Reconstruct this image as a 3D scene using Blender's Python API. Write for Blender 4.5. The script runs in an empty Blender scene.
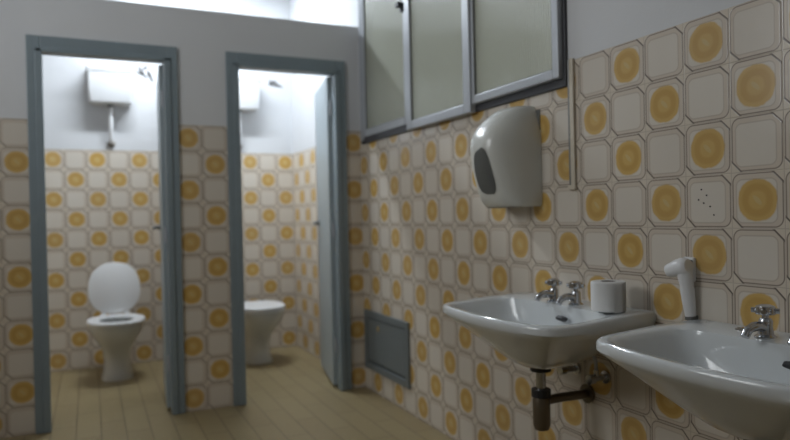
import bpy, bmesh, math, random
from mathutils import Vector, Matrix
random.seed(4)
sc = bpy.context.scene
COL = sc.collection
PI = math.pi

# ------------------------------------------------------------------ materials
class NT:
    def __init__(self, name):
        self.m = bpy.data.materials.new(name); self.m.use_nodes = True
        self.t = self.m.node_tree; self.n = self.t.nodes; self.l = self.t.links
        self.p = self.n['Principled BSDF']
    def node(self, ty, **kw):
        x = self.n.new(ty)
        for k, v in kw.items(): setattr(x, k, v)
        return x
    def link(self, a, b): self.l.new(a, b)
    def M(self, op, a, b=None, c=None, clamp=False):
        x = self.n.new('ShaderNodeMath'); x.operation = op; x.use_clamp = clamp
        for i, v in enumerate((a, b, c)):
            if v is None: continue
            if isinstance(v, (int, float)): x.inputs[i].default_value = v
            else: self.l.new(v, x.inputs[i])
        return x.outputs[0]
    def step(self, d, a, b):            # 1 where d<a, falling to 0 at d>b
        x = self.n.new('ShaderNodeMapRange'); x.interpolation_type = 'SMOOTHSTEP'
        self.l.new(d, x.inputs['Value'])
        x.inputs['From Min'].default_value = a; x.inputs['From Max'].default_value = b
        x.inputs['To Min'].default_value = 1; x.inputs['To Max'].default_value = 0
        return x.outputs['Result']
    def mix(self, f, a, b):
        x = self.n.new('ShaderNodeMix'); x.data_type = 'RGBA'
        for s, v in ((x.inputs[0], f), (x.inputs[6], a), (x.inputs[7], b)):
            if isinstance(v, (int, float)): s.default_value = v
            elif isinstance(v, tuple): s.default_value = (*v, 1)
            else: self.l.new(v, s)
        return x.outputs[2]
    def noise(self, scale, detail=3, coord='Object'):
        tc = self.node('ShaderNodeTexCoord'); x = self.node('ShaderNodeTexNoise')
        x.inputs['Scale'].default_value = scale; x.inputs['Detail'].default_value = detail
        self.link(tc.outputs[coord], x.inputs['Vector']); return x.outputs['Fac']
    def bump(self, h, strength, dist=.01):
        b = self.node('ShaderNodeBump'); b.inputs['Strength'].default_value = strength
        b.inputs['Distance'].default_value = dist
        self.link(h, b.inputs['Height']); self.link(b.outputs[0], self.p.inputs['Normal'])

def simple(name, col, rough=.5, metal=0, var=.08, scale=6, coat=0):
    t = NT(name)
    f = t.noise(scale)
    c2 = tuple(c * (1 - var * 2) for c in col)
    t.link(t.mix(f, col, c2), t.p.inputs['Base Color'])
    t.p.inputs['Roughness'].default_value = rough; t.p.inputs['Metallic'].default_value = metal
    t.p.inputs['Coat Weight'].default_value = coat
    return t.m

def tile_material():
    t = NT('patterned_tile'); M = t.M
    uv = t.node('ShaderNodeUVMap'); uv.uv_map = 'UVMap'
    s = t.node('ShaderNodeSeparateXYZ'); t.link(uv.outputs[0], s.inputs[0])
    u, v = s.outputs[0], s.outputs[1]
    iu, iv = M('FLOOR', u), M('FLOOR', v)
    x = M('SUBTRACT', M('SUBTRACT', u, iu), .5); y = M('SUBTRACT', M('SUBTRACT', iv, v), -.5)  # y up
    par = M('FLOORED_MODULO', M('ADD', iu, iv), 2.0)
    yellow = M('LESS_THAN', par, .5)
    ax, ay = M('ABSOLUTE', x), M('ABSOLUTE', y)
    def rbox(h, r, sx=0, sy=0):
        bx, by = (ax, ay) if not sx else (M('ABSOLUTE', M('SUBTRACT', x, sx)), M('ABSOLUTE', M('SUBTRACT', y, sy)))
        dx, dy = M('SUBTRACT', bx, h - r), M('SUBTRACT', by, h - r)
        px, py = M('MAXIMUM', dx, 0), M('MAXIMUM', dy, 0)
        ln = M('SQRT', M('ADD', M('MULTIPLY', px, px), M('MULTIPLY', py, py)))
        return M('SUBTRACT', M('ADD', ln, M('MINIMUM', M('MAXIMUM', dx, dy), 0)), r)
    outer = rbox(.472, .15)
    diag = M('ABSOLUTE', M('ADD', x, y))
    cham = M('MULTIPLY', M('SUBTRACT', diag, .785), .7071)
    outer = M('MAXIMUM', outer, cham)
    inner = rbox(.385, .12, -.018, -.014)
    lo = t.step(M('ABSOLUTE', outer), .005, .019)
    # the two chamfered corners carry a heavier stroke
    heavy = M('MULTIPLY', t.step(M('ABSOLUTE', cham), .008, .026), t.step(outer, .012, .03))
    li = t.step(M('ABSOLUTE', inner), .004, .02)
    r = M('POWER', M('ADD', M('POWER', ax, 2.2), M('POWER', ay, 2.2)), .4545)
    nz = t.noise(45, 3)
    disc = t.step(M('ADD', r, M('MULTIPLY', M('SUBTRACT', nz, .5), .05)), .348, .395)
    ring = M('MULTIPLY', t.step(M('ABSOLUTE', M('SUBTRACT', r, .23)), .03, .10), disc)
    a = M('MULTIPLY', M('SUBTRACT', x, y), .7071); b = M('MULTIPLY', M('ADD', x, y), .7071)
    spot = t.step(M('SQRT', M('ADD', M('MULTIPLY', M('MULTIPLY', a, a), .35), M('MULTIPLY', M('MULTIPLY', b, b), 2.2))), .04, .085)
    cream = (.66, .59, .49); band = (.62, .545, .455); white = (.67, .62, .545)
    c = t.mix(t.step(outer, -.004, .004), cream, band)
    c = t.mix(t.step(inner, -.01, .01), c, white)
    gold = t.mix(ring, (.60, .40, .135), (.54, .34, .10))
    gold = t.mix(spot, gold, (.60, .45, .20))
    c = t.mix(M('MULTIPLY', disc, yellow), c, gold)
    c = t.mix(M('MULTIPLY', li, .32), c, (.26, .19, .14))
    c = t.mix(M('MULTIPLY', lo, .72), c, (.13, .095, .08))
    c = t.mix(M('MULTIPLY', heavy, .6), c, (.07, .055, .05))
    edge = M('MAXIMUM', ax, ay)
    joint = M('SUBTRACT', 1.0, t.step(edge, .488, .497))
    c = t.mix(M('MULTIPLY', joint, .5), c, (.36, .30, .25))
    # each tile a trace different in tone
    wn = t.node('ShaderNodeTexWhiteNoise'); wn.noise_dimensions = '2D'
    cmb = t.node('ShaderNodeCombineXYZ'); t.link(iu, cmb.inputs[0]); t.link(iv, cmb.inputs[1]); t.link(cmb.outputs[0], wn.inputs['Vector'])
    c = t.mix(M('MULTIPLY', wn.outputs['Value'], .13), c, (.38, .32, .27))
    t.link(c, t.p.inputs['Base Color'])
    t.p.inputs['Roughness'].default_value = .2
    t.p.inputs['IOR'].default_value = 1.5
    h = M('SUBTRACT', M('MULTIPLY', wn.outputs['Value'], .0), M('ADD', M('MULTIPLY', joint, 1.0), M('MULTIPLY', lo, .15)))
    h = M('ADD', h, M('MULTIPLY', t.noise(9, 1), .35))
    t.bump(h, .35, .004)
    return t.m

def floor_material():
    t = NT('floor_tile')
    tc = t.node('ShaderNodeTexCoord'); mp = t.node('ShaderNodeMapping')
    mp.inputs['Rotation'].default_value = (0, 0, PI / 2); mp.inputs['Location'].default_value = (.03, .0, 0)
    t.link(tc.outputs['Object'], mp.inputs[0])
    br = t.node('ShaderNodeTexBrick'); t.link(mp.outputs[0], br.inputs['Vector'])
    br.inputs['Scale'].default_value = 1; br.inputs['Brick Width'].default_value = .48; br.inputs['Row Height'].default_value = .12
    br.inputs['Mortar Size'].default_value = .0035; br.inputs['Mortar Smooth'].default_value = .3
    br.inputs['Color1'].default_value = (.265, .205, .105, 1); br.inputs['Color2'].default_value = (.30, .24, .125, 1)
    br.inputs['Mortar'].default_value = (.10, .075, .045, 1); br.offset = .5
    n = t.noise(7, 4); n2 = t.noise(60, 2)
    c = t.mix(t.M('MULTIPLY', n, .4), br.outputs['Color'], (.21, .155, .08))
    c = t.mix(t.M('MULTIPLY', n2, .25), c, (.42, .345, .20))
    t.link(c, t.p.inputs['Base Color']); t.p.inputs['Roughness'].default_value = .42
    t.bump(t.M('SUBTRACT', 1.0, br.outputs['Fac']), .4, .003)
    return t.m

def plaster_material():
    t = NT('painted_plaster')
    n = t.noise(2.2, 5); n2 = t.noise(120, 3)
    t.link(t.mix(n, (.66, .67, .685), (.60, .61, .625)), t.p.inputs['Base Color'])
    t.p.inputs['Roughness'].default_value = .75; t.bump(n2, .12, .004)
    return t.m

def glass_material():
    t = NT('reeded_frosted_glass'); p = t.p
    p.inputs['Base Color'].default_value = (.63, .65, .57, 1); p.inputs['Roughness'].default_value = .22
    p.inputs['Transmission Weight'].default_value = .55; p.inputs['IOR'].default_value = 1.48
    w = t.node('ShaderNodeTexWave'); w.bands_direction = 'Y'; w.inputs['Scale'].default_value = 22; w.inputs['Distortion'].default_value = .6
    tc = t.node('ShaderNodeTexCoord'); t.link(tc.outputs['Object'], w.inputs['Vector'])
    t.bump(w.outputs['Fac'], .45, .004)
    return t.m

def emit_material(name, col, s):
    t = NT(name); t.p.inputs['Base Color'].default_value = (*col, 1)
    t.p.inputs['Emission Color'].default_value = (*col, 1); t.p.inputs['Emission Strength'].default_value = s
    return t.m

TILE = tile_material(); FLOOR = floor_material(); PLASTER = plaster_material(); GLASS = glass_material()
STEEL = simple('blue_grey_paint', (.235, .29, .32), .38, 0, .08, 9)
HATCH_SHADE = simple('hatch_gap_shade', (.075, .095, .105), .45)
LEAF_LIT = simple('lit_door_leaf_paint', (.36, .42, .45), .4, 0, .05, 4)  # the frame's blue-grey made lighter, stronger light on the leaf painted in
ALU = simple('aluminium', (.45, .475, .51), .42, .2, .05, 14)
FRAME_SHADE = simple('dark_frame_and_gap_shade', (.05, .052, .06), .5)
CERAMIC = simple('white_ceramic', (.70, .735, .75), .13, 0, .03, 3, .4)
WC = simple('toilet_ceramic', (.66, .67, .66), .18, 0, .03, 3, .3)
WPLASTIC = simple('white_plastic', (.80, .81, .82), .3, 0, .03, 5)
CREAMPL = simple('aged_white_plastic', (.68, .69, .65), .26, 0, .05, 5, .25)
GREYPL = simple('dark_grey_plastic', (.17, .175, .17), .3)
SLOT = simple('smoky_grey_plastic', (.27, .28, .27), .22)
HATCH = simple('hatch_paint', (.175, .20, .21), .45)
CHROME = simple('worn_chrome', (.58, .59, .61), .16, 1, .1, 20)
BRASSY = simple('dull_pipe_metal', (.20, .165, .12), .36, .7, .2, 12)
RUBBER = simple('black_rubber', (.02, .02, .022), .5)
PAPER = simple('tissue_paper', (.74, .74, .73), .95, 0, .04, 40)
CARD = simple('roll_core_card', (.22, .20, .18), .9)
TRUNK = simple('cream_cable_cover', (.64, .58, .47), .45, 0, .08, 8)
BLACK = simple('dark_mark', (.035, .03, .028), .8)
TAN = simple('tan_lock', (.36, .27, .13), .5)
CONCRETE = simple('window_ledge', (.4, .4, .38), .8)

# ------------------------------------------------------------------ mesh helpers
def new():
    return bmesh.new()
def obj(name, bm, mat, parent=None, smooth=False, bevel=0, seg=2, mats=None):
    bmesh.ops.recalc_face_normals(bm, faces=bm.faces)
    me = bpy.data.meshes.new(name); bm.to_mesh(me); bm.free()
    for m in (mats or [mat]): me.materials.append(m)
    o = bpy.data.objects.new(name, me); COL.objects.link(o)
    if parent: o.parent = parent
    if smooth:
        me.shade_smooth()
        try: me.set_sharp_from_angle(angle=math.radians(38))
        except Exception: pass
    if bevel:
        b = o.modifiers.new('bevel', 'BEVEL'); b.width = bevel; b.segments = seg; b.limit_method = 'ANGLE'
    return o
def box(bm, x0, x1, y0, y1, z0, z1):
    r = bmesh.ops.create_cube(bm, size=1)
    for v in r['verts']:
        v.co = Vector(((x0 + x1) / 2 + v.co.x * (x1 - x0), (y0 + y1) / 2 + v.co.y * (y1 - y0), (z0 + z1) / 2 + v.co.z * (z1 - z0)))
    return r['verts']
def xform(bm, verts, mat):
    bmesh.ops.transform(bm, matrix=mat, verts=verts)
def loft(bm, rings, cap0=True, cap1=True):
    R = [[bm.verts.new(p) for p in ring] for ring in rings]
    n = len(R[0])
    for a, b in zip(R, R[1:]):
        for i in range(n):
            bm.faces.new((a[i], a[(i + 1) % n], b[(i + 1) % n], b[i]))
    if cap0: bm.faces.new(list(reversed(R[0])))
    if cap1: bm.faces.new(R[-1])
    return [v for r in R for v in r]
def tube(bm, pts, rad, n=12, cap=True):
    pts = [Vector(p) for p in pts]
    rads = rad if isinstance(rad, (list, tuple)) else [rad] * len(pts)
    rings = []; up = None
    for i, p in enumerate(pts):
        d = (pts[min(i + 1, len(pts) - 1)] - pts[max(i - 1, 0)]).normalized()
        if up is None:
            up = d.orthogonal().normalized()
        else:
            up = (up - d * up.dot(d)).normalized()
        sd = d.cross(up)
        rings.append([p + (up * math.cos(2 * PI * k / n) + sd * math.sin(2 * PI * k / n)) * rads[i] for k in range(n)])
    return loft(bm, rings, cap, cap)
def lathe(bm, prof, c, n=24, axis='z'):
    rings = []
    for r, h in prof:
        ring = []
        for k in range(n):
            a = 2 * PI * k / n; x, y = r * math.cos(a), r * math.sin(a)
            p = {'z': (x, y, h), 'x': (h, x, y), 'y': (x, h, y)}[axis]
            ring.append(Vector(p) + Vector(c))
        rings.append(ring)
    return loft(bm, rings)
def curve_pts(ctrl, n=8):
    P = [Vector(p) for p in ctrl]; P = [P[0] * 2 - P[1]] + P + [P[-1] * 2 - P[-2]]; out = []
    for i in range(1, len(P) - 2):
        a, b, c, d = P[i - 1:i + 3]
        for k in range(n):
            t = k / n
            out.append(.5 * ((2 * b) + (c - a) * t + (2 * a - 5 * b + 4 * c - d) * t * t + (3 * b - a - 3 * c + d) * t ** 3))
    out.append(P[-2]); return out
def empty(name, loc, label=None, cat=None, group=None, kind=None, rz=0):
    o = bpy.data.objects.new(name, None); COL.objects.link(o); o.location = loc; o.rotation_euler = (0, 0, rz)
    o.empty_display_size = .05
    return tag(o, label, cat, group, kind)
def tag(o, label=None, cat=None, group=None, kind=None):
    if label: o['label'] = label
    if cat: o['category'] = cat
    if group: o['group'] = group
    if kind: o['kind'] = kind
    return o
def copy_tree(o, parent=None):
    c = o.copy(); COL.objects.link(c)
    if parent: c.parent = parent
    for ch in list(o.children): copy_tree(ch, c)
    return c

# ------------------------------------------------------------------ the room shell
TS = .15; TT = 1.65
def wall(name, plane, off, a0, a1, z0, z1, holes, thick, ufun, label, tiled=TT):
    """plane 'y': wall in x,z at y=off (thick goes +); plane 'x': wall in y,z at x=off."""
    bm = new(); uvl = bm.loops.layers.uv.new('UVMap')
    us = sorted({a0, a1, *[h[0] for h in holes], *[h[1] for h in holes]})
    zs = sorted({z for z in (z0, z1, tiled, *[h[2] for h in holes], *[h[3] for h in holes]) if z0 <= z <= z1})
    P = lambda a, z: (a, off, z) if plane == 'y' else (off, a, z)
    vs = {}
    def V(a, z):
        if (a, z) not in vs: vs[(a, z)] = bm.verts.new(P(a, z))
        return vs[(a, z)]
    for u0, u1 in zip(us, us[1:]):
        for b0, b1 in zip(zs, zs[1:]):
            cu, cz = (u0 + u1) / 2, (b0 + b1) / 2
            if any(h[0] < cu < h[1] and h[2] < cz < h[3] for h in holes): continue
            bm.faces.new((V(u0, b0), V(u1, b0), V(u1, b1), V(u0, b1)))
    ex = bmesh.ops.extrude_face_region(bm, geom=bm.faces[:])
    d = Vector((0, thick, 0)) if plane == 'y' else Vector((thick, 0, 0))
    for e in ex['geom']:
        if isinstance(e, bmesh.types.BMVert): e.co += d
    bmesh.ops.recalc_face_normals(bm, faces=bm.faces)
    for f in bm.faces:
        c = f.calc_center_median(); n = f.normal
        flat = abs(n.y if plane == 'y' else n.x) > .9
        f.material_index = 1 if (flat and c.z < tiled) else 0
        for lp in f.loops:
            co = lp.vert.co; a = co.x if plane == 'y' else co.y
            ca = c.x if plane == 'y' else c.y
            lp[uvl].uv = (ufun(a, ca), (TT - co.z) / TS)
    o = obj(name, bm, None, mats=[PLASTER, TILE])
    return tag(o, label, 'wall', kind='structure')

ROOM_L, ROOM_R, REAR, BACK, CEIL = -2.9, 0.0, -5.1, 1.55, 3.12
PT = 2.32; WT = .10
D1 = (-1.872, -1.118); D2 = (-.845, -.100); DH = 2.09
def uA(a, ca):
    if ca < -1.5: return (a + 1.927) / TS + 1.5
    if ca < -.5: return (a + 1.067) / TS + .5
    return (a + .049) / TS + .5
wall('wall_front', 'y', 0, ROOM_L, 0, 0, PT, [(D1[0], D1[1], 0, DH), (D2[0], D2[1], 0, DH)], WT, uA,
     'cubicle front wall, grey plaster over yellow patterned tiles, with two doorways')
WIN = (-2.02, -.045, 1.56, 2.72)
wall('wall_right', 'x', 0, REAR, BACK, 0, CEIL, [WIN], .22, lambda a, ca: 1.5 - (a + 2.754) / TS,
     'long right wall of yellow circle tiles behind the sinks')
wall('wall_back', 'y', BACK, ROOM_L, 0, 0, CEIL, [(-.955, -.895, 0, 2.3)], .12,
     lambda a, ca: (a + 1.829) / TS + .5 if ca < -.9 else (a + .367) / TS + .5,
     'tiled back wall inside the two toilet cubicles, white above')
wall('wall_divider', 'x', -.955, WT, BACK + .02, 0, 2.30, [], .06, lambda a, ca: a / TS, 'thin tiled wall between the two toilet cubicles')
LW = (-2.15, -.98, 1.65, 2.75)
wall('wall_left', 'x', ROOM_L, REAR, BACK, 0, CEIL, [LW], -.18, lambda a, ca: a / TS, 'plain left wall of the washroom opposite the sinks')
wall('wall_rear', 'y', REAR, ROOM_L, 0, 0, CEIL, [], -.12, lambda a, ca: a / TS, 'rear wall of the washroom facing the cubicles')
bm = new(); box(bm, ROOM_L - .2, .22, REAR - .12, BACK + .12, -.08, 0)
tag(obj('floor', bm, FLOOR), 'beige floor of narrow oblong tiles', 'floor', kind='structure')
bm = new(); box(bm, ROOM_L - .2, .22, REAR - .12, BACK + .12, CEIL, CEIL + .1)
tag(obj('ceiling', bm, PLASTER), 'plain white ceiling', 'ceiling', kind='structure')

# drill marks in one tile of the right wall
wr = bpy.data.objects['wall_right']
for dy, dz in ((-.022, .035), (-.005, .018), (-.032, .006), (-.015, -.004), (.006, -.014), (.018, -.038)):
    bm = new(); lathe(bm, [(.0026, -.0010), (.0026, .002)], (0, -2.604 - dy, 1.125 + dz), 8, 'x')
    obj('drill_mark', bm, BLACK, wr)

# ------------------------------------------------------------------ doors
def door(name, d, leaf_end, label):
    x0, x1 = d; w = .063
    root = empty(name, ((x0 + x1) / 2, 0, 0), label, 'door', 'cubicle doors', 'structure')
    ox = (x0 + x1) / 2
    bm = new()
    for a, b in ((x0, x0 + w), (x1 - w, x1)):
        box(bm, a - ox, b - ox, -.016, .112, 0, DH)
    box(bm, x0 + w - ox, x1 - w - ox, -.016, .112, DH - .075, DH)
    f = obj('frame', bm, STEEL, root, bevel=.004)
    bm = new()      # raised rebate bead along the jambs and head
    for a, b in ((x0 + .040, x0 + w + .010), (x1 - w - .010, x1 - .040)):
        box(bm, a - ox, b - ox, -.024, .045, .002, DH - .068)
    box(bm, x0 + .040 - ox, x1 - .040 - ox, -.024, .045, DH - .086, DH - .060)
    obj('door_stop', bm, STEEL, f, bevel=.003)
    # leaf hinged on the right jamb, swung into the cubicle
    hx, hy = x1 - w - ox - .012, .07
    ex, ey = leaf_end[0] - ox, leaf_end[1]
    L = math.hypot(ex - hx, ey - hy); ang = math.atan2(ey - hy, ex - hx)
    mt = Matrix.Translation((hx, hy, 0)) @ Matrix.Rotation(ang, 4, 'Z')
    bm = new(); v = box(bm, .004, L, -.019, .019, .02, DH - .088); xform(bm, v, mt)
    leaf = obj('leaf', bm, LEAF_LIT, root, bevel=.003)
    bm = new()      # edge strip
    v = box(bm, L, L + .005, -.021, .021, .02, DH - .088); xform(bm, v, mt)
    obj('edge_strip', bm, ALU, leaf)
    bm = new()
    v = lathe(bm, [(.024, .018), (.024, .024), (.012, .026), (.011, .055), (.013, .06)], (L - .06, 0, 1.06), 16, 'y')
    v += tube(bm, [(L - .06, .055, 1.06), (L - .10, .062, 1.06), (L - .155, .060, 1.055)], [.010, .010, .008], 10)
    v += lathe(bm, [(.024, -.018), (.024, -.024), (.012, -.026), (.011, -.055), (.013, -.06)], (L - .06, 0, 1.06), 16, 'y')
    v += tube(bm, [(L - .06, -.055, 1.06), (L - .10, -.062, 1.06), (L - .155, -.060, 1.055)], [.010, .010, .008], 10)
    xform(bm, v, mt)
    obj('handle', bm, GREYPL, leaf, smooth=True)
    for z in (.28, 1.02, 1.80):
        bm = new(); tube(bm, [(hx - .004, hy - .026, z - .045), (hx - .004, hy - .026, z + .045)], .009, 10)
        h = obj('hinge', bm, ALU, root, smooth=True)
    return root
door('door_1', D1, (-1.150, .66), 'left blue-grey cubicle doorway, framing the toilet with raised lid')
door('door_2', D2, (-.062, .65), 'right blue-grey cubicle doorway, leaf swung in beside the tiled side wall')

# ------------------------------------------------------------------ window over the sinks
def window():
    y0, y1, z0, z1 = WIN
    root = empty('window_1', (0, (y0 + y1) / 2, z0), 'aluminium sliding window of ribbed frosted glass above the hand dryer', 'window', None, 'structure')
    oy, oz = (y0 + y1) / 2, z0
    def B(bm, xa, xb, ya, yb, za, zb): return box(bm, xa, xb, ya - oy, yb - oy, za - oz, zb - oz)
    bm = new()
    B(bm, -.012, .09, y0, y0 + .014, z0, z1); B(bm, -.012, .09, y1 - .030, y1, z0, z1)
    B(bm, -.012, .09, y0 + .014, y1 - .030, z0, z0 + .042); B(bm, -.012, .09, y0 + .014, y1 - .030, z1 - .03, z1)
    obj('outer_frame', bm, FRAME_SHADE, root, bevel=.003)  # dark frame colour also paints in the shadow gap under and beside the sashes
    bm = new(); B(bm, -.018, -.004, y1 - .052, y1 - .032, z0 + .02, z1 - .02); B(bm, -.018, -.004, y1 - .020, y1 - .006, z0 + .02, z1 - .02)
    obj('frame_bead', bm, ALU, root, bevel=.002)
    bm = new(); B(bm, .12, .24, y0, y1, z0 - .005, z0 + .008)
    obj('outer_ledge', bm, CONCRETE, root)
    def sash(ya, yb, za, zb, xf, sl, sr, rail, latch=None):
        bm = new()
        B(bm, xf, xf + .032, ya, ya + sr, za, zb); B(bm, xf, xf + .032, yb - sl, yb, za, zb)
        B(bm, xf, xf + .032, ya + sr, yb - sl, za, za + rail); B(bm, xf, xf + .032, ya + sr, yb - sl, zb - rail, zb)
        s = obj('sash', bm, ALU, root, bevel=.005)
        bm = new(); B(bm, xf + .012, xf + .018, ya + sr - .006, yb - sl + .006, za + rail - .006, zb - rail + .006)
        obj('pane', bm, GLASS, s)
        bm = new()   # black glazing gasket round the pane
        g = .003; A0, A1, Z0, Z1 = ya + sr, yb - sl, za + rail, zb - rail
        B(bm, xf + .004, xf + .012, A0, A0 + g, Z0, Z1); B(bm, xf + .004, xf + .012, A1 - g, A1, Z0, Z1)
        B(bm, xf + .004, xf + .012, A0 + g, A1 - g, Z0, Z0 + g); B(bm, xf + .004, xf + .012, A0 + g, A1 - g, Z1 - g, Z1)
        obj('gasket', bm, GREYPL, s)
        if latch:
            bm = new(); B(bm, xf - .016, xf + .002, ya + .090, ya + .115, latch - .03, latch + .02)
            B(bm, xf - .036, xf - .012, ya + .090, ya + .130, latch - .004, latch + .022)
            obj('latch', bm, RUBBER, s, bevel=.003)
    sash(-.79, -.085, z0 + .040, z1 - .03, -.012, .035, .11, .045, 2.245)
    sash(-1.415, -.770, z0 - .004, z1 - .03, -.046, .055, .060, .045)
    sash(-2.006, -1.385, z0 + .032, z1 - .03, -.034, .045, .036, .038)
window()

# daylight window in the left wall, opposite the sinks
y0, y1, z0, z1 = LW
root = empty('window_2', (ROOM_L, (y0 + y1) / 2, z0), 'plain daylight window in the left wall', 'window', None, 'structure')
bm = new(); m = (y0 + y1) / 2
for a, b, c, d in ((y0, y0 + .05, z0, z1), (y1 - .05, y1, z0, z1), (y0, y1, z0, z0 + .05), (y0, y1, z1 - .05, z1), (m - .03, m + .03, z0, z1)):
    box(bm, -.06, -.01, a - m, b - m, c - z0, d - z0)
obj('window_frame', bm, ALU, root)
bm = new(); box(bm, -.04, -.034, y0 + .05 - m, y1 - .05 - m, .05, z1 - z0 - .05)
obj('pane', bm, GLASS, root)

# ------------------------------------------------------------------ cable cover beside the window
root = empty('cable_cover', (0, -2.045, 1.195), 'narrow cream vertical cable cover running down the tiles right of the hand dryer', 'cable cover')
bm = new(); box(bm, -.011, 0, -.011, .010, 0, .46); obj('channel', bm, TRUNK, root, bevel=.003)
bm = new(); box(bm, -.011, .001, .010, .020, .004, .46); obj('shadow_strip', bm, GREYPL, root, bevel=.004)  # dark strip stands in for the shadow line along the channel
bm = new(); box(bm, -.014, 0, -.014, .022, -.012, .006); obj('end_cap', bm, TRUNK, root, bevel=.003)

# ------------------------------------------------------------------ hand dryer / towel dispenser
def dryer():
    cy, zb, zt = -1.728, 1.128, 1.522
    root = empty('hand_dryer', (0, cy, zb), 'rounded off-white hand dryer with a dark front slot, fixed below the window', 'hand dryer')
    H = zt - zb
    def surf(t, h, grow=0):
        # t in [0,pi] round the front, h in [0,1] up
        top = max(0, (h - .60) / .40); bot = max(0, (.10 - h) / .10)
        dep = (.150 + .062 * math.sin(min(1, h / .62) * PI / 2)) * (1 - .62 * top ** 2.1) * (1 - .10 * bot ** 2) + grow
        wid = .128 * (1 - .30 * top ** 2.6) * (1 - .07 * bot ** 2) + grow
        e = 2 / 3.0
        c, s = math.cos(t), math.sin(t)
        return Vector((-dep * abs(s) ** e, wid * math.copysign(abs(c) ** e, c), h * H))
    N = 36; bm = new(); rings = []
    hs = [0, .012, .04, .08, .14, .22, .32, .42, .52, .60, .67, .74, .80, .86, .91, .95, .98, 1.0]
    for h in hs:
        k = 1.0
        if h > .97: k = .93 if h > .99 else .985
        if h < .005: k = .96
        ring = [surf(PI * i / N, h) for i in range(N + 1)]
        ring = [Vector((p.x * k, p.y * k, p.z)) for p in ring]
        ring = [Vector((.002, ring[0].y, ring[0].z))] + ring[1:-1] + [Vector((.002, ring[-1].y, ring[-1].z))]
        rings.append(ring)
    loft(bm, rings)
    body = obj('body', bm, CREAMPL, root, smooth=True)
    bm = new(); nu, nv = 8, 20; g = []
    for j in range(nv + 1):
        s = j / nv; h = .13 + .46 * s
        w = .27 * math.sqrt(max(0, 1 - (abs(s - .28) / (.72 if s > .28 else .30)) ** 2.2)) + .01
        g.append([bm.verts.new(surf(PI / 2 + .12 + w * (i / nu * 2 - 1), h, .0025)) for i in range(nu + 1)])
    for j in range(nv):
        for i in range(nu):
            bm.faces.new((g[j][i], g[j][i + 1], g[j + 1][i + 1], g[j + 1][i]))
    bmesh.ops.solidify(bm, geom=bm.faces[:], thickness=.004)
    obj('front_slot', bm, SLOT, root, smooth=True)
    bm = new(); box(bm, -.125, -.05, -.065, .065, -.003, .004)
    obj('outlet_grille', bm, GREYPL, root)
    bm = new(); box(bm, -.004, .002, -.125, .125, .02, H - .02)
    obj('back_plate', bm, GREYPL, root)
dryer()

# ------------------------------------------------------------------ low access hatch
root = empty('access_hatch', (0, -.345, .14), 'blue-grey metal access hatch low on the tiled wall beside the right cubicle', 'hatch')
bm = new(); hw, hh, fw = .318, .37, .042
box(bm, -.014, .002, -hw, -hw + fw, 0, hh); box(bm, -.014, .002, hw - fw, hw, 0, hh)
box(bm, -.014, .002, -hw + fw, hw - fw, 0, fw); box(bm, -.014, .002, -hw + fw, hw - fw, hh - fw, hh)
obj('frame', bm, HATCH, root, bevel=.003)
bm = new(); box(bm, -.004, .002, -hw + fw, hw - fw, fw, hh - fw); obj('shadow_gap', bm, HATCH_SHADE, root)  # dark sheet paints the shade in the gap round the panel
bm = new(); box(bm, -.010, 0, -hw + fw + .008, hw - fw - .010, fw + .016, hh - fw - .005); p = obj('panel', bm, HATCH, root, bevel=.002)
bm = new(); lathe(bm, [(.017, -.014), (.019, -.010), (.019, .0)], (0, .10, hh - fw - .055), 16, 'x'); obj('lock', bm, TAN, p)

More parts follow.
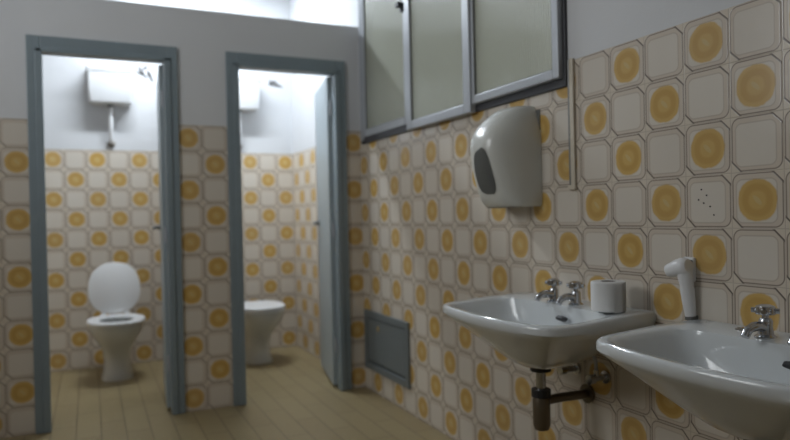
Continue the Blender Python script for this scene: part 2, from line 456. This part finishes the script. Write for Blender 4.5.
# ------------------------------------------------------------------ sinks
def sink(loc, label):
    root = empty('sink', loc, label, 'sink', 'sinks fixed to the tiled wall')
    # local: x<0 out of the wall, y along the wall, z 0 = front rim height
    ctrl = [(0, -.312), (-.10, -.322), (-.26, -.330), (-.36, -.322), (-.415, -.285), (-.445, -.18), (-.46, 0),
            (-.445, .18), (-.415, .285), (-.36, .322), (-.26, .330), (-.10, .322), (0, .312)]
    ctrl = [(a, b * 1.03) for a, b in ctrl]
    out = [(p.x, p.y) for p in curve_pts([(a, b, 0) for a, b in ctrl], 5)]
    nb = 14
    out += [(0, 1.03 * (.312 - .624 * k / nb)) for k in range(1, nb)]
    def at(cx, cy, s, base=out): return [(cx + (x - cx) * s, cy + (y - cy) * s) for x, y in base]
    def deck(x): 
        t = min(1, max(0, (x + .37) / .31)); return .014 * t * t * (3 - 2 * t)
    # inner bowl outline: keep clear of the tap deck
    inn = []
    for x, y in out:
        xx = -.435 + (x + .46) * .68 if x > -.46 else -.435
        inn.append((max(-.432, xx * .995), y * .865))
    for _ in range(14):
        m = len(inn); inn = [((inn[i - 1][0] + 2 * inn[i][0] + inn[(i + 1) % m][0]) / 4, (inn[i - 1][1] + 2 * inn[i][1] + inn[(i + 1) % m][1]) / 4) for i in range(m)]
    def ring(pts, z, usedeck=True): return [Vector((x, y, z + (deck(x) if usedeck else 0))) for x, y in pts]
    C = (-.20, 0)
    def blend(a, b, t): return [(p[0] * (1 - t) + q[0] * t, p[1] * (1 - t) + q[1] * t) for p, q in zip(a, b)]
    small = [(C[0] + .045 * math.cos(math.atan2(y, x - C[0])), .045 * math.sin(math.atan2(y, x - C[0]))) for x, y in out]
    R = []
    # outside, bottom up
    for t, z in ((1, -.190), (.90, -.188), (.78, -.176), (.62, -.148), (.44, -.112), (.26, -.076), (.12, -.050), (.03, -.033)):
        R.append(ring(blend(out, small, t), z, False))
    R.append(ring(out, -.024, True)); R.append(ring(out, -.008)); R.append(ring(at(C[0], 0, .992), -.001)); R.append(ring(at(C[0], 0, .975), .003))
    R.append(ring(blend(out, inn, .75), .0025)); R.append(ring(inn, -.003))
    inn2 = [(x * .995 - .002, y * .985) for x, y in inn]
    dr = [(C[0] + .024 * math.cos(math.atan2(y, x - C[0])), .024 * math.sin(math.atan2(y, x - C[0]))) for x, y in out]
    for t, z in ((.03, -.014), (.10, -.045), (.22, -.080), (.40, -.112), (.62, -.132), (.84, -.142), (1, -.146)):
        q = blend(inn2, dr, t)
        R.append([Vector((x, y, z + deck(x) * max(0, 1 + z / .03))) for x, y in q])
    bm = new(); loft(bm, R)
    b = obj('basin', bm, CERAMIC, root, smooth=True)
    bm = new(); lathe(bm, [(.030, -.1475), (.030, -.1425), (.022, -.1405), (.010, -.143)], (C[0], 0, 0), 20); obj('drain', bm, CHROME, b, smooth=True)
    bm = new(); v = lathe(bm, [(.010, -.004), (.010, .006)], (0, 0, 0), 16, 'x')
    xform(bm, v, Matrix.Translation((-.146, -.048, -.030)) @ Matrix.Rotation(-.75, 4, 'Y') @ Matrix.Diagonal((1, 2.8, 1, 1)))
    obj('overflow_slot', bm, RUBBER, b)
    # pillar taps on the deck
    for yy in (.062, -.055):
        bm = new(); dz = -.012
        lathe(bm, [(.026, .018), (.026, .028), (.018, .034), (.0155, .055), (.0165, .066), (.012, .074)], (-.088, yy, 0), 20)
        tube(bm, curve_pts([(-.088, yy, .046), (-.118, yy, .056), (-.150, yy, .050), (-.163, yy, .034)], 5), [.012] * 8 + [.0105] * 8, 12)
        for q in bm.verts: q.co.z += dz
        tp = obj('tap', bm, CHROME, root, smooth=True)
        bm = new()
        lathe(bm, [(.008, .070), (.008, .080), (.022, .083), (.0235, .092), (.021, .103), (.010, .107)], (-.088, yy, 0), 20)
        for k in range(4):
            a = k * PI / 2 + .5
            tube(bm, [(-.088, yy, .092), (-.088 + .031 * math.cos(a), yy + .031 * math.sin(a), .092)], [.008, .0065], 8)
        for q in bm.verts: q.co.z += dz
        obj('tap_handle', bm, CHROME, tp, smooth=True)
    bm = new(); lathe(bm, [(.015, .008), (.015, .019), (.008, .023)], (-.060, .150, 0), 16); obj('hole_cap', bm, CHROME, root, smooth=True)
    # bottle trap
    bm = new()
    lathe(bm, [(.026, -.300), (.030, -.310), (.030, -.395), (.024, -.410), (.014, -.414)], (C[0], 0, 0), 18)
    tube(bm, curve_pts([(C[0] + .02, 0, -.315), (-.12, -.004, -.312), (-.05, -.01, -.312), (.004, -.01, -.312)], 5), .016, 12)
    tr = obj('bottle_trap', bm, BRASSY, root, smooth=True)
    bm = new(); tube(bm, [(C[0], 0, -.180), (C[0], 0, -.300)], .017, 14); obj('tailpipe', bm, CHROME, tr, smooth=True)
    bm = new(); lathe(bm, [(.036, -.190), (.036, -.210)], (C[0], 0, 0), 12); obj('trap_nut', bm, RUBBER, tr)
    bm = new(); lathe(bm, [(.033, -.272), (.033, -.298)], (C[0], 0, 0), 12); obj('trap_nut', bm, RUBBER, tr)
    bm = new(); lathe(bm, [(.034, -.012), (.030, .004)], (0, -.01, -.312), 16, 'x'); obj('wall_rosette', bm, BRASSY, tr, smooth=True)
    for yy in (.05, -.10):
        bm = new(); lathe(bm, [(.022, .002), (.022, -.008), (.011, -.010), (.011, -.055), (.016, -.057), (.016, -.078)], (0, yy, -.235), 14, 'x')
        tube(bm, [(-.045, yy, -.235), (-.045, yy, -.205)], .009, 10)
        vv = obj('stop_valve', bm, CHROME, root, smooth=True)
        bm = new(); tube(bm, curve_pts([(-.045, yy, -.208), (-.050, yy * .98, -.165), (-.075, yy * .8, -.12), (-.086, yy * .65, -.05)], 6), .006, 8)
        obj('supply_hose', bm, ALU, vv, smooth=True)
    return root
s1 = sink((0, -2.086, .772), 'white wall-hung sink holding the toilet roll, under the hand dryer')
s2 = copy_tree(s1); s2.location = (0, -2.896, .772)
s2['label'] = 'white wall-hung sink with an empty rim, right of the white plastic elbow fitting'

# ------------------------------------------------------------------ toilet roll on the first sink
root = empty('toilet_roll', (-.108, -2.318, .7905), 'white toilet paper roll standing on end on the rim of the further sink', 'toilet roll')
bm = new(); n = 32; rings = []
for r, h in ((.023, .0), (.050, 0), (.0535, .003), (.0535, .089), (.051, .092), (.023, .092)):
    rings.append([Vector((r * math.cos(2 * PI * k / n) * (1 + .012 * math.sin(3 * 2 * PI * k / n)), r * math.sin(2 * PI * k / n), h)) for k in range(n)])
rings.append(rings[0]); R = [[bm.verts.new(p) for p in r] for r in rings[:-1]]; R.append(R[0])
for a, b in zip(R, R[1:]):
    for i in range(n): bm.faces.new((a[i], a[(i + 1) % n], b[(i + 1) % n], b[i]))
obj('paper', bm, PAPER, root, smooth=True)
bm = new()
R = [[bm.verts.new((r * math.cos(2 * PI * k / n), r * math.sin(2 * PI * k / n), h)) for k in range(n)] for r, h in ((.0228, .001), (.0228, .0925), (.0215, .0925), (.0215, .001))]
R.append(R[0])
for a, b in zip(R, R[1:]):
    for i in range(n): bm.faces.new((a[i], a[(i + 1) % n], b[(i + 1) % n], b[i]))
obj('cardboard_core', bm, CARD, root, smooth=True)
bm = new(); g = []
for k in range(7):
    a = -1.05 - .17 * k; r = .0545 + .0035 * max(0, k - 2)
    g.append([bm.verts.new((r * math.cos(a), r * math.sin(a), h)) for h in (.001, .05, .0905)])
for k in range(6):
    for j in range(2): bm.faces.new((g[k][j], g[k + 1][j], g[k + 1][j + 1], g[k][j + 1]))
bmesh.ops.solidify(bm, geom=bm.faces[:], thickness=.0008)
obj('loose_sheet', bm, PAPER, root, smooth=True)

# ------------------------------------------------------------------ white wall fitting between the sinks
root = empty('wall_fitting', (0, -2.548, .783), 'white plastic elbow-shaped fitting on the tiles between the two sinks', 'wall fitting')
bm = new(); tube(bm, curve_pts([(-.018, -.004, .012), (-.022, 0, .07), (-.026, .002, .115), (-.030, .006, .150)], 5), [.015, .016, .017, .018, .019, .019, .020, .020, .019, .020, .021, .022, .022, .022, .022, .022], 14)
st = obj('stem', bm, WPLASTIC, root, smooth=True)
bm = new(); tube(bm, curve_pts([(-.030, -.012, .158), (-.032, .018, .152), (-.034, .045, .143), (-.036, .058, .138)], 5), [.020, .024, .026, .027, .027, .026, .026, .025, .024, .023, .022, .022, .021, .021, .020, .018], 14)
obj('arm', bm, WPLASTIC, root, smooth=True)
bm = new(); v = box(bm, -.012, .002, -.012, .030, .110, .182); pl = obj('mounting_plate', bm, WPLASTIC, root, bevel=.006)
for dy, dz in ((.020, .176), (-.004, .170)):
    bm = new(); lathe(bm, [(.0045, -.0145), (.0045, -.010)], (0, dy, dz), 10, 'x'); obj('screw', bm, GREYPL, pl)
bm = new(); box(bm, -.030, .002, -.016, .008, 0, .014); obj('foot', bm, GREYPL, root, bevel=.003)

# ------------------------------------------------------------------ toilets
def oval(cx, cy, rx, ryf, ryb, z, n=36, e=2.35):
    pts = []
    for k in range(n):
        a = 2 * PI * k / n; c, s = math.cos(a), math.sin(a)
        pts.append(Vector((cx + rx * math.copysign(abs(c) ** (2 / e), c), cy + (ryb if s > 0 else ryf) * math.copysign(abs(s) ** (2 / e), s), z)))
    return pts
def toilet(loc, raised, label):
    root = empty('toilet', loc, label, 'toilet', 'toilets in the cubicles')
    bm = new()
    R = [oval(0, .04, .105, .14, .20, 0), oval(0, .04, .105, .14, .20, .012), oval(0, .045, .092, .125, .195, .05), oval(0, .05, .085, .115, .19, .13),
         oval(0, .045, .095, .13, .195, .20), oval(0, .02, .125, .175, .215, .26), oval(0, -.005, .160, .215, .235, .32), oval(0, -.015, .180, .235, .245, .37),
         oval(0, -.015, .184, .240, .250, .392), oval(0, -.015, .182, .238, .248, .402), oval(0, -.02, .140, .195, .175, .402), oval(0, -.02, .132, .185, .165, .392),
         oval(0, -.02, .115, .16, .14, .33), oval(0, -.01, .085, .11, .10, .26), oval(0, 0, .05, .06, .06, .21)]
    loft(bm, R); obj('pan', bm, WC, root, smooth=True)
    bm = new(); tube(bm, [(0, .20, .22), (0, .30, .22), (0, .38, .24), (0, .452, .24)], [.06, .055, .05, .05], 16)
    obj('outlet_pipe', bm, WC, root, smooth=True)
    bm = new()      # seat ring
    A = [oval(0, -.02, .188, .245, .225, .404), oval(0, -.02, .190, .247, .227, .414), oval(0, -.02, .184, .241, .221, .424),
         oval(0, -.025, .118, .165, .150, .422), oval(0, -.025, .112, .158, .144, .412), oval(0, -.025, .116, .162, .148, .404)]
    V = [[bm.verts.new(p) for p in r] for r in A]; V.append(V[0])
    for a, b in zip(V, V[1:]):
        for i in range(36): bm.faces.new((a[i], a[(i + 1) % 36], b[(i + 1) % 36], b[i]))
    obj('seat', bm, WPLASTIC, root, smooth=True)
    bm = new()      # lid, modelled shut then tipped about its hinge
    L = [oval(0, -.02, .180, .240, .220, .426), oval(0, -.02, .190, .248, .226, .430), oval(0, -.02, .190, .248, .226, .438), oval(0, -.02, .182, .240, .218, .446), oval(0, -.02, .12, .17, .15, .450)]
    v = loft(bm, L)
    if raised:
        xform(bm, v, Matrix.Translation((0, .205, .43)) @ Matrix.Rotation(math.radians(-98), 4, 'X') @ Matrix.Diagonal((.93, .79, 1, 1)) @ Matrix.Translation((0, -.205, -.43)))
    obj('lid', bm, WPLASTIC, root, smooth=True)
    for s in (-1, 1):
        bm = new(); tube(bm, [(s * .06, .214, .426), (s * .10, .214, .426)], .013, 10)
        lathe(bm, [(.014, .400), (.012, .420)], (s * .08, .214, 0), 12); obj('hinge', bm, WPLASTIC, root, smooth=True)
    return root
toilet((-1.437, 1.10, 0), True, 'white toilet with its oval lid raised in the left cubicle')
toilet((-.430, 1.10, 0), False, 'white toilet with lid closed in the right cubicle, half hidden by the doorway jamb')

def cistern(loc, label):
    root = empty('flush_cistern', loc, label, 'cistern', 'high-level flush cisterns')
    bm = new()
    def rr(w, d0, z, c=.02):
        p = []
        for cx, cy, a0 in ((w - c, -.002 - 0, None),):
            pass
        pts = [(-w, 0)]
        for k in range(7):
            a = PI + k / 6 * PI / 2; pts.append((-w + c + c * math.cos(a), -d0 + c + c * math.sin(a)))
        for k in range(7):
            a = 1.5 * PI + k / 6 * PI / 2; pts.append((w - c + c * math.cos(a), -d0 + c + c * math.sin(a)))
        pts.append((w, 0)); return [Vector((x, y + .002, z)) for x, y in pts]
    loft(bm, [rr(.125, .10, 0), rr(.148, .125, .012), rr(.158, .142, .10), rr(.160, .145, .235)]); obj('tank', bm, WPLASTIC, root, smooth=True)
    bm = new(); loft(bm, [rr(.165, .150, .236), rr(.166, .151, .262), rr(.155, .138, .272)]); obj('lid', bm, WPLASTIC, root, smooth=True)
    bm = new(); tube(bm, curve_pts([(0, -.06, .004), (0, -.055, -.10), (0, -.045, -.20), (0, -.025, -.275), (0, .002, -.295)], 5), .015, 12); fp = obj('flush_pipe', bm, WPLASTIC, root, smooth=True)
    bm = new(); lathe(bm, [(.024, .004), (.022, -.012), (.014, -.016)], (0, 0, -.296), 14, 'y')
    tube(bm, [(-.035, -.012, -.288), (0, -.018, -.295), (.03, -.012, -.283)], [.005, .008, .005], 8); obj('wall_collar', bm, BRASSY, root, smooth=True)
    bm = new(); lathe(bm, [(.022, .004), (.022, -.02)], (0, -.06, 0), 14); obj('outlet_nut', bm, GREYPL, root)
    return root
cistern((-1.427, BACK, 1.99), 'white flush cistern high on the left cubicle wall above the raised lid')
cistern((-.46, BACK, 1.99), 'white flush cistern high in the right cubicle, partly behind the door jamb')

def cracks(loc, sc_, label, seed):
    rnd = random.Random(seed)
    root = empty('plaster_crack', loc, label, 'crack', 'dark cracks in the cubicle plaster')
    for (x, z, a, l) in ((-.05, .045, -.75, .10), (0.01, .0, -.65, .075), (-.02, .02, .5, .045), (.03, -.02, 1.9, .05), (-.06, .01, -.2, .05)):
        pts = []; px, pz = x, z
        for k in range(6):
            pts.append((px * sc_, -.0005, pz * sc_)); a += rnd.uniform(-.5, .5); px += math.cos(a) * l / 5; pz += math.sin(a) * l / 5
        bm = new(); tube(bm, pts, [.003, .0065, .008, .0075, .005, .002], 6); obj('strand', bm, BLACK, root)
cracks((-1.165, BACK, 2.26), 1.15, 'dark jagged crack on the white wall, upper right inside the left cubicle', 3)
cracks((-.145, BACK, 2.235), .9, 'dark star-shaped crack on the white wall high in the right cubicle', 8)

# ------------------------------------------------------------------ light
LX, LY = -.92, .85
root = empty('ceiling_light', (LX, LY, CEIL), 'fluorescent batten on the ceiling above the cubicles', 'ceiling light')
bm = new(); box(bm, -.64, .64, -.07, .07, -.05, 0); obj('housing', bm, WPLASTIC, root, bevel=.006)
TUBE = emit_material('lit_tube', (.90, .95, 1.0), 9)
for dy in (-.035, .035):
    bm = new(); tube(bm, [(-.60, dy, -.068), (.60, dy, -.068)], .013, 12); obj('tube', bm, TUBE, root, smooth=True)
def area(name, loc, rot, sx, sy, e, col):
    l = bpy.data.lights.new(name, 'AREA'); l.shape = 'RECTANGLE'; l.size = sx; l.size_y = sy; l.energy = e; l.color = col
    o = bpy.data.objects.new(name, l); COL.objects.link(o); o.location = loc; o.rotation_euler = rot; return o
area('batten_light', (LX, LY, CEIL - .085), (0, 0, 0), 1.2, .12, 38, (.85, .925, 1.0))
area('daylight', (ROOM_L - .02, (LW[0] + LW[1]) / 2, (LW[2] + LW[3]) / 2), (0, -PI / 2, 0), 1.0, 1.2, 18, (.95, .975, 1.0))

w = bpy.data.worlds.new('World'); sc.world = w; w.use_nodes = True
bg = w.node_tree.nodes['Background']; bg.inputs[0].default_value = (.66, .68, .56, 1); bg.inputs[1].default_value = .55

# ------------------------------------------------------------------ camera
cam = bpy.data.cameras.new('camera'); co = bpy.data.objects.new('camera', cam); COL.objects.link(co)
cam.sensor_width = 36; cam.lens = 653.17 * 36 / 790; cam.clip_start = .02
R = Vector((.90597155, -.42277546, -.02182794)); U = Vector((.02299508, -.00233982, .99973284)); F = Vector((.42271359, .90623145, -.00760195))
co.matrix_world = Matrix(((R.x, U.x, -F.x, -1.58734), (R.y, U.y, -F.y, -3.9054), (R.z, U.z, -F.z, 1.10631), (0, 0, 0, 1)))
sc.camera = co
cam.dof.use_dof = True; cam.dof.focus_distance = 1.65; cam.dof.aperture_fstop = 2.0
sc.view_settings.view_transform = 'Standard'; sc.view_settings.look = 'None'; sc.view_settings.gamma = 1; sc.view_settings.use_curve_mapping = False
sc.view_settings.exposure = .3
sc.cycles.max_bounces = 10; sc.cycles.diffuse_bounces = 6; sc.cycles.use_denoising = True
